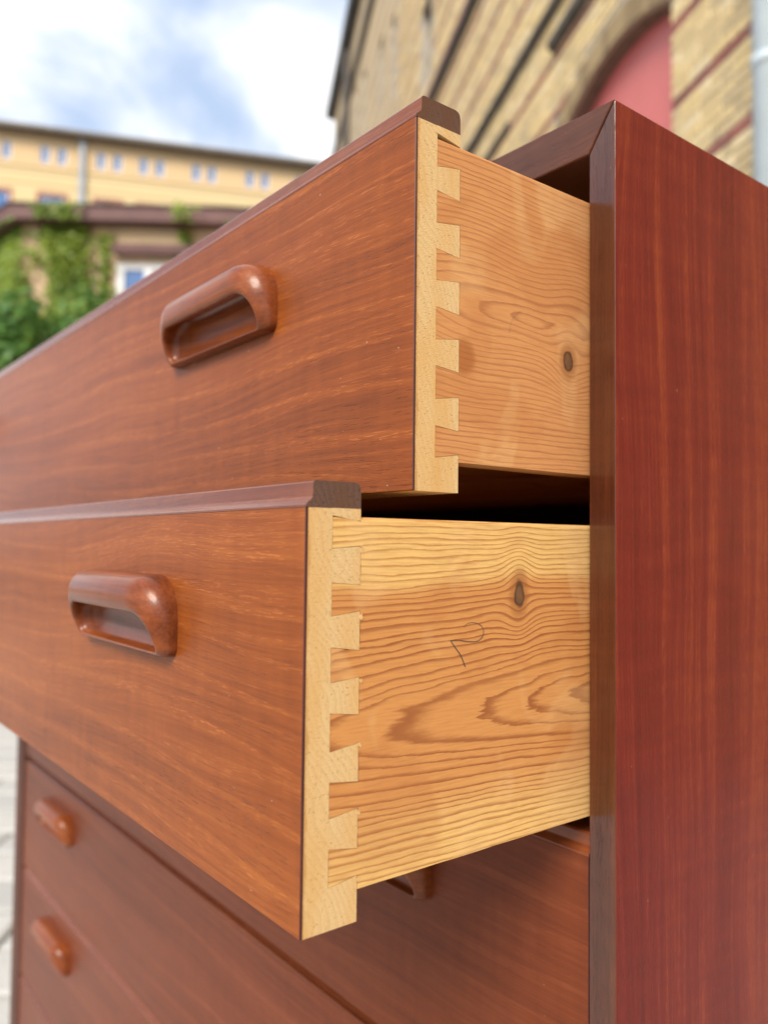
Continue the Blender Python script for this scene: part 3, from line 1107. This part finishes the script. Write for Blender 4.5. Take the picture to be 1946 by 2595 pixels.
ledge('string_course', 7.9, T1, 8.15, 0.14, 0.10)
ledge('string_course', T0, T1, 6.20, 0.10, 0.08)
ledge('string_course', 8.8, T1, 5.74, 0.07, 0.06)
ledge('hood_mould', 4.9, 7.46, 5.80, 0.12, 0.09)
ledge('string_course', T0, T1, 14.2, 0.2, 0.12)
for w in wins:
    bm = bmesh.new()
    x0, x1, z0, z1 = w
    for r_ in ((x0 + .003, x0 + .06, z0 + .003, z1 - .003), (x1 - .06, x1 - .003, z0 + .003, z1 - .003), (x0 + .061, x1 - .061, z0 + .003, z0 + .06), (x0 + .061, x1 - .061, z1 - .06, z1 - .003)):
        box(bm, r_[0], r_[1], -.22, -.16, r_[2], r_[3])
    wf = mesh_obj('window', bm, M['dark_trim'], bl)
    bm = bmesh.new()
    box(bm, x0 + .061, x1 - .061, -.20, -.19, z0 + .061, z1 - .061)
    mesh_obj('pane', bm, M['window_dark'], wf)
bm = bmesh.new()
cyl(bm, (4.03, .11, 0.0), (4.03, .11, HE - .3), .085, 20)
dp = mesh_obj('downpipe', bm, M['pale_pipe'], bl, True)
for z in (1.2, 2.45, 3.66, 4.9, 6.6):
    bm = bmesh.new()
    cyl(bm, (4.03, .11, z - .03), (4.03, .11, z + .03), .094, 20)
    mesh_obj('pipe_collar', bm, M['pale_pipe'], dp, True)
bm = bmesh.new()
cyl(bm, (23.6, .12, 0.0), (23.6, .12, HE - .3), .10, 12)
mesh_obj('downpipe', bm, M['dark_trim'], bl, True)
M['roof_dark'] = mat_plain('dark_roof', (0.06, 0.065, 0.08), 0.7, 0.25, 3.0)
bm = bmesh.new()
prof = [(0.25, HE - .08), (0.30, HE + .12), (-7.0, HE + 5.2), (-14.6, HE + .1), (-14.5, HE - .08)]
a = [bm.verts.new((T0 - .3, p[0], p[1])) for p in prof]
c = [bm.verts.new((T1 + .3, p[0], p[1])) for p in prof]
for i in range(5):
    bm.faces.new((a[i], a[(i + 1) % 5], c[(i + 1) % 5], c[i]))
bm.faces.new(a); bm.faces.new(c[::-1])
mesh_obj('roof', bm, M['roof_dark'], bl)
bm = bmesh.new()
box(bm, T1 - .4, T1 - .0005, -14, -.41, 0, HE - .1)
mesh_obj('gable_wall', bm, M['mortar'], bl)

# ------------------------------------------------------------------ the long yellow building far behind
SC = 1.3
dB = rot_dir(75.5)
fb = empty('yellow_building', (-39.641, 16.304, 0), math.atan2(dB.y, dB.x))
tag(fb, 'long pale yellow brick building with paired narrow attic windows, far behind the ivy', 'building')


def hh(h):
    return 0.91 + (h - 0.91) * SC


def mat_far_brick(name):
    m, nt, bs = new_mat(name)
    tc = nt.node('ShaderNodeTexCoord')
    x, y, z = nt.sep(tc.outputs['Object'])
    n = nt.noise(nt.vec(x * .6, z * 6.0, 0), 1.0, 4.0, 0.6)
    upper = nt.step(z, hh(15.36), hh(15.40))
    band = nt.step(z, hh(15.06), hh(15.09)) * (1.0 - nt.step(z, hh(15.18), hh(15.21)))
    c = nt.mix(upper, (0.72, 0.57, 0.31), (0.70, 0.50, 0.28))
    c = nt.mix(band * .7, c, (0.50, 0.34, 0.19))
    c = nt.mix((n - .4).clamp() * .7, c, (0.56, 0.40, 0.21))
    course = (z / 0.08).frac()
    c = nt.mix((1.0 - nt.step(course, 0.0, 0.2)) * .25, c, (0.40, 0.35, 0.28))
    nt.put(bs.inputs['Base Color'], c)
    bs.inputs['Roughness'].default_value = 0.9
    return m


M['far_brick'] = mat_far_brick('far_yellow_brick')
M['red_trim'] = mat_plain('red_brick_trim', (0.40, 0.17, 0.12), 0.9, 0.2, 8.0)
M['blue_pane'] = mat_glass('sky_blue_pane', (0.10, 0.20, 0.45))
M['white_frame'] = mat_plain('white_frame', (0.74, 0.75, 0.76), 0.5, 0.05, 4.0)
M['zinc'] = mat_plain('zinc', (0.33, 0.36, 0.40), 0.45, 0.15, 3.0, metal=0.3)
M['gutter'] = mat_plain('eave_brown', (0.16, 0.13, 0.10), 0.8, 0.2, 3.0)
pairs = [-8.25, -6.2, -4.195, -2.14, -0.525, 1.52, 3.67, 5.75, 7.8]
att, low = [], []
for pc in pairs:
    for dx_ in (-.31, .31):
        att.append(((pc + dx_ - .185) * SC, (pc + dx_ + .185) * SC, hh(15.56), hh(16.27)))
    low.append(((pc - .46) * SC, (pc + .46) * SC, hh(12.7), hh(14.32)))
    low.append(((pc - .46) * SC, (pc + .46) * SC, hh(9.4), hh(11.2)))
X0, X1 = -11 * SC, 10 * SC
bm = bmesh.new()
wall_mesh(bm, X0, X1, 0.0, hh(16.68), att + low, 1, 0.25)
mesh_obj('wall', bm, M['far_brick'], fb)
for w in att + low:
    x0, x1, z0, z1 = w
    lowr = (x1 - x0) > .6
    fw = .08 if lowr else .075
    bm = bmesh.new()
    for r_ in ((x0 + .004, x0 + fw, z0 + .004, z1 - .004), (x1 - fw, x1 - .004, z0 + .004, z1 - .004), (x0 + fw + .001, x1 - fw - .001, z0 + .004, z0 + fw), (x0 + fw + .001, x1 - fw - .001, z1 - fw, z1 - .004)):
        box(bm, r_[0], r_[1], .06, .12, r_[2], r_[3])
    xm = x0 + (x1 - x0) * (.28 if lowr else .5)
    box(bm, xm - .022, xm + .022, .07, .11, z0 + fw + .001, z1 - fw - .001)
    wf = mesh_obj('window', bm, M['white_frame'], fb)
    bm = bmesh.new()
    box(bm, x0 + fw, x1 - fw, .085, .095, z0 + fw, z1 - fw)
    mesh_obj('pane', bm, M['blue_pane'], wf)
    if lowr:
        bm = bmesh.new()
        box(bm, x0 - .16, x1 + .16, -.03, -.0006, z1 + .0005, z1 + .17)
        box(bm, x0 - .16, x0 - .0005, -.03, -.0006, z0, z1)
        box(bm, x1 + .0005, x1 + .16, -.03, -.0006, z0, z1)
        mesh_obj('window_surround', bm, M['red_trim'], wf)
for (z, h, pr) in ((15.36, .05, .06), (14.72, .04, .04)):
    bm = bmesh.new()
    box(bm, X0, X1, -pr, -.0006, hh(z), hh(z + h))
    mesh_obj('ledge', bm, M['far_brick'], fb)
bm = bmesh.new()
box(bm, X0 - .3, X1 + .3, -.5, -.0006, hh(16.62), hh(16.70))
box(bm, X0 - .3, X1 + .3, -.62, -.502, hh(16.66), hh(16.80))
mesh_obj('eaves', bm, M['gutter'], fb)
bm = bmesh.new()
hexa(bm, [(X0 - .3, -.62, hh(16.803)), (X1 + .3, -.62, hh(16.803)), (X1 + .3, 14, hh(16.803)), (X0 - .3, 14, hh(16.803)),
          (X0 - .3, -.62, hh(16.83)), (X1 + .3, -.62, hh(16.83)), (X1 + .3, 6.5, hh(17.75)), (X0 - .3, 6.5, hh(17.75))])
mesh_obj('roof', bm, M['zinc'], fb)
bm = bmesh.new()
box(bm, -3.13 * SC - .13, -3.13 * SC + .13, -.22, -.07, 0, hh(16.62))
mesh_obj('downpipe', bm, M['zinc'], fb)

# ------------------------------------------------------------------ the low ivy-clad building in front of it
ZI = 10.0
K = ZI / 15.0
dC = rot_dir(88)
ib = empty('ivy_house', (-9.978, 2.943, 0), math.atan2(dC.y, dC.x))
tag(ib, 'low flat-roofed house with brown fascia half hidden under ivy', 'house')


def hk(h):
    return 0.91 + (h - 0.91) * K


M['peach'] = mat_plain('peach_render', (0.62, 0.44, 0.29), 0.9, 0.15, 2.5)
M['fascia'] = mat_plain('brown_fascia', (0.125, 0.058, 0.055), 0.7, 0.2, 4.0)
M['cream'] = mat_plain('cream_panel', (0.58, 0.44, 0.27), 0.85, 0.08, 3.0)
XC, XE = -1.18 * K, 4.6
win = (.56 * K, 1.25 * K + .35, hk(6.17) - 1.25, hk(6.17))
bm = bmesh.new()
wall_mesh(bm, XC, XE, 0, hk(6.85), [win], 1, .12)
# chamfered left flank
fx, fy = XC - 3.0, 3.0
bm.faces.new([bm.verts.new(p) for p in ((XC, 0, 0), (fx, fy, 0), (fx, fy, hk(6.85)), (XC, 0, hk(6.85)))])
bm.faces.new([bm.verts.new(p) for p in ((fx, fy, 0), (fx, fy + 4, 0), (fx, fy + 4, hk(6.85)), (fx, fy, hk(6.85)))])
mesh_obj('wall', bm, M['peach'], ib)
bm = bmesh.new()
ov = 0.22
foot = [(XE + .2, -ov), (XC - .09, -ov), (fx - .16, fy - .15), (fx - .22, fy + 4.2), (XE + .2, fy + 4.2)]
lo = [bm.verts.new((p[0], p[1], hk(6.83))) for p in foot]
hi = [bm.verts.new((p[0] * 1.0, p[1] + .04, hk(7.13))) for p in foot]
for i in range(5):
    bm.faces.new((lo[i], lo[(i + 1) % 5], hi[(i + 1) % 5], hi[i]))
bm.faces.new(lo); bm.faces.new(hi[::-1])
roof = mesh_obj('roof', bm, M['fascia'], ib)
bm = bmesh.new()
for i in range(3):
    p, q = Vector((foot[i][0], foot[i][1] + .02, hk(7.135))), Vector((foot[i + 1][0], foot[i + 1][1] + .02, hk(7.135)))
    cyl(bm, p, q, .016, 8)
mesh_obj('roof_edge', bm, M['dark_trim'], roof, True)
bm = bmesh.new()
box(bm, .60 * K, 1.95 * K, -.03, -.0006, hk(6.47), hk(6.80))
mesh_obj('wall_panel', bm, M['cream'], ib)
bm = bmesh.new()
box(bm, .56 * K, 2.0 * K, -.12, -.0006, hk(6.285), hk(6.465))
mesh_obj('lintel', bm, M['fascia'], ib)
bm = bmesh.new()
x0, x1, z0, z1 = win
xm = (x0 + x1) / 2
for r_ in ((x0 + .003, x0 + .10, z0 + .003, z1 - .003), (x1 - .10, x1 - .003, z0 + .003, z1 - .003), (x0 + .101, x1 - .101, z0 + .003, z0 + .07), (x0 + .101, x1 - .101, z1 - .085, z1 - .003), (xm - .05, xm + .05, z0 + .071, z1 - .086)):
    box(bm, r_[0], r_[1], .02, .08, r_[2], r_[3])
wf = mesh_obj('window', bm, M['white_frame'], ib)
for (a_, c_) in ((x0 + .101, xm - .051), (xm + .051, x1 - .101)):
    bm = bmesh.new()
    box(bm, a_, c_, .045, .055, z0 + .071, z1 - .086)
    mesh_obj('pane', bm, M['blue_pane'], wf)

M['ivy'] = mat_leaf('ivy_leaf', (0.085, 0.165, 0.018), (0.34, 0.44, 0.04))
M['shrub'] = mat_leaf('shrub_leaf', (0.05, 0.15, 0.03), (0.19, 0.36, 0.065))
M['stem'] = mat_plain('stem_bark', (0.10, 0.07, 0.045), 0.9, 0.3, 20.0)


def leaf(bm, lay_, p, nrm, size, rng_, tone):
    n = nrm.normalized()
    a = n.orthogonal().normalized()
    a.rotate(Matrix.Rotation(rng_.uniform(0, 6.28), 3, n))
    c = n.cross(a)
    s = size * rng_.uniform(.7, 1.25)
    pts = ((0, -.55), (.45, -.15), (.28, .25), (0, .62), (-.28, .25), (-.45, -.15))
    vs = [bm.verts.new(p + a * (u * s) + c * (w * s) + n * (abs(u) * s * -.25)) for u, w in pts]
    f = bm.faces.new(vs)
    f[lay_] = tone


lr = random.Random(21)
ivy = empty('ivy', (0, 0, 0), 0)
ivy.matrix_world = Matrix.Translation(ib.location) @ Matrix.Rotation(ib.rotation_euler.z, 4, 'Z')
tag(ivy, 'green ivy climbing the peach wall of the low house', 'ivy')
strands = [(-1.02, .18, 1.0), (-.86, .19, 1.0), (-.70, .13, .8), (-.52, .07, .7), (-.36, .16, 1.06), (-.20, .18, 1.08), (-.05, .14, 1.0), (.08, .08, .8), (.25, .08, .97), (1.22, .10, 1.08), (-1.3, .2, 1.0), (-1.6, .25, .97), (-2.0, .3, 1.0), (1.6, .2, .9), (2.1, .25, 1.0)]
bm = bmesh.new()
la = bm.faces.layers.float.new('tone')
sb = bmesh.new()
for (sx, wd, ht) in strands:
    top = hk(6.85) * min(ht, 1.0) + (0.15 if ht > 1.02 else 0)
    flank = sx < XC
    n = int(1150 * wd / .15)
    ph = lr.uniform(0, 6)
    prevp = None
    for i in range(10):
        z = top * i / 9
        xw = sx + math.sin(z * 2.1 + ph) * wd * .35
        q = Vector((xw, (XC - xw) - .03 if flank else -.03, z))
        if prevp is not None:
            cyl(sb, prevp, q, .014, 6)
        prevp = q
    for _ in range(n):
        z = top * (lr.random() ** .75)
        clump = nz = math.sin(z * 7 + ph * 3) * .5 + .5
        xw = sx + math.sin(z * 2.1 + ph) * wd * .35 + lr.gauss(0, wd * (.45 + .35 * clump))
        yy = -.03 - abs(lr.gauss(0, .06)) * (.5 + clump)
        if xw < XC:
            yy = (XC - xw) + yy
        if z > hk(6.8):
            yy -= .24
        leaf(bm, la, Vector((xw, yy, z)), Vector((lr.gauss(0, .45), -1, lr.gauss(.35, .4))), .062, lr, min(1, max(0, lr.gauss(.35 + .35 * clump, .22))))
mesh_obj('foliage', bm, M['ivy'], ivy)
mesh_obj('stem', sb, M['stem'], ivy, True)


def shrub(loc, rx, rz, base, n, label, lm, seed):
    r_ = random.Random(seed)
    root = empty('shrub', loc)
    tag(root, label, 'shrub', 'shrubs below the ivy')
    bm = bmesh.new()
    la_ = bm.faces.layers.float.new('tone')
    lobes = [(Vector((r_.uniform(-1, 1) * rx * .7, r_.uniform(-1, 1) * rx * .6, base + rz * (.5 + r_.uniform(-.6, .95)))), rx * r_.uniform(.22, .42)) for _ in range(26)]
    for _ in range(n):
        c, rr_ = lobes[r_.randrange(len(lobes))]
        d = Vector((r_.gauss(0, 1), r_.gauss(0, 1), r_.gauss(0, 1))).normalized()
        p = c + d * rr_ * (r_.random() ** .35)
        if p.z < .05:
            continue
        leaf(bm, la_, p, d + Vector((0, 0, .5)) + Vector((r_.gauss(0, .4), r_.gauss(0, .4), 0)), .075, r_, min(1, max(0, r_.gauss(.45, .25))))
    mesh_obj('foliage', bm, lm, root)
    sb_ = bmesh.new()
    for _ in range(9):
        c, rr_ = lobes[r_.randrange(len(lobes))]
        cyl(sb_, (r_.uniform(-.1, .1), r_.uniform(-.1, .1), 0), c, .03, 7, .008)
    mesh_obj('stem', sb_, M['stem'], root, True)
    return root


shrub((-8.492, 1.924, 0), .85, 1.20, 1.40, 6500, 'dense dark green shrub below the ivy at the left edge', M['shrub'], 2)
shrub((-8.274, 2.524, 0), .80, 1.22, 1.40, 6000, 'dark green shrub beside the pulled-out drawer, below the ivy', M['shrub'], 6)
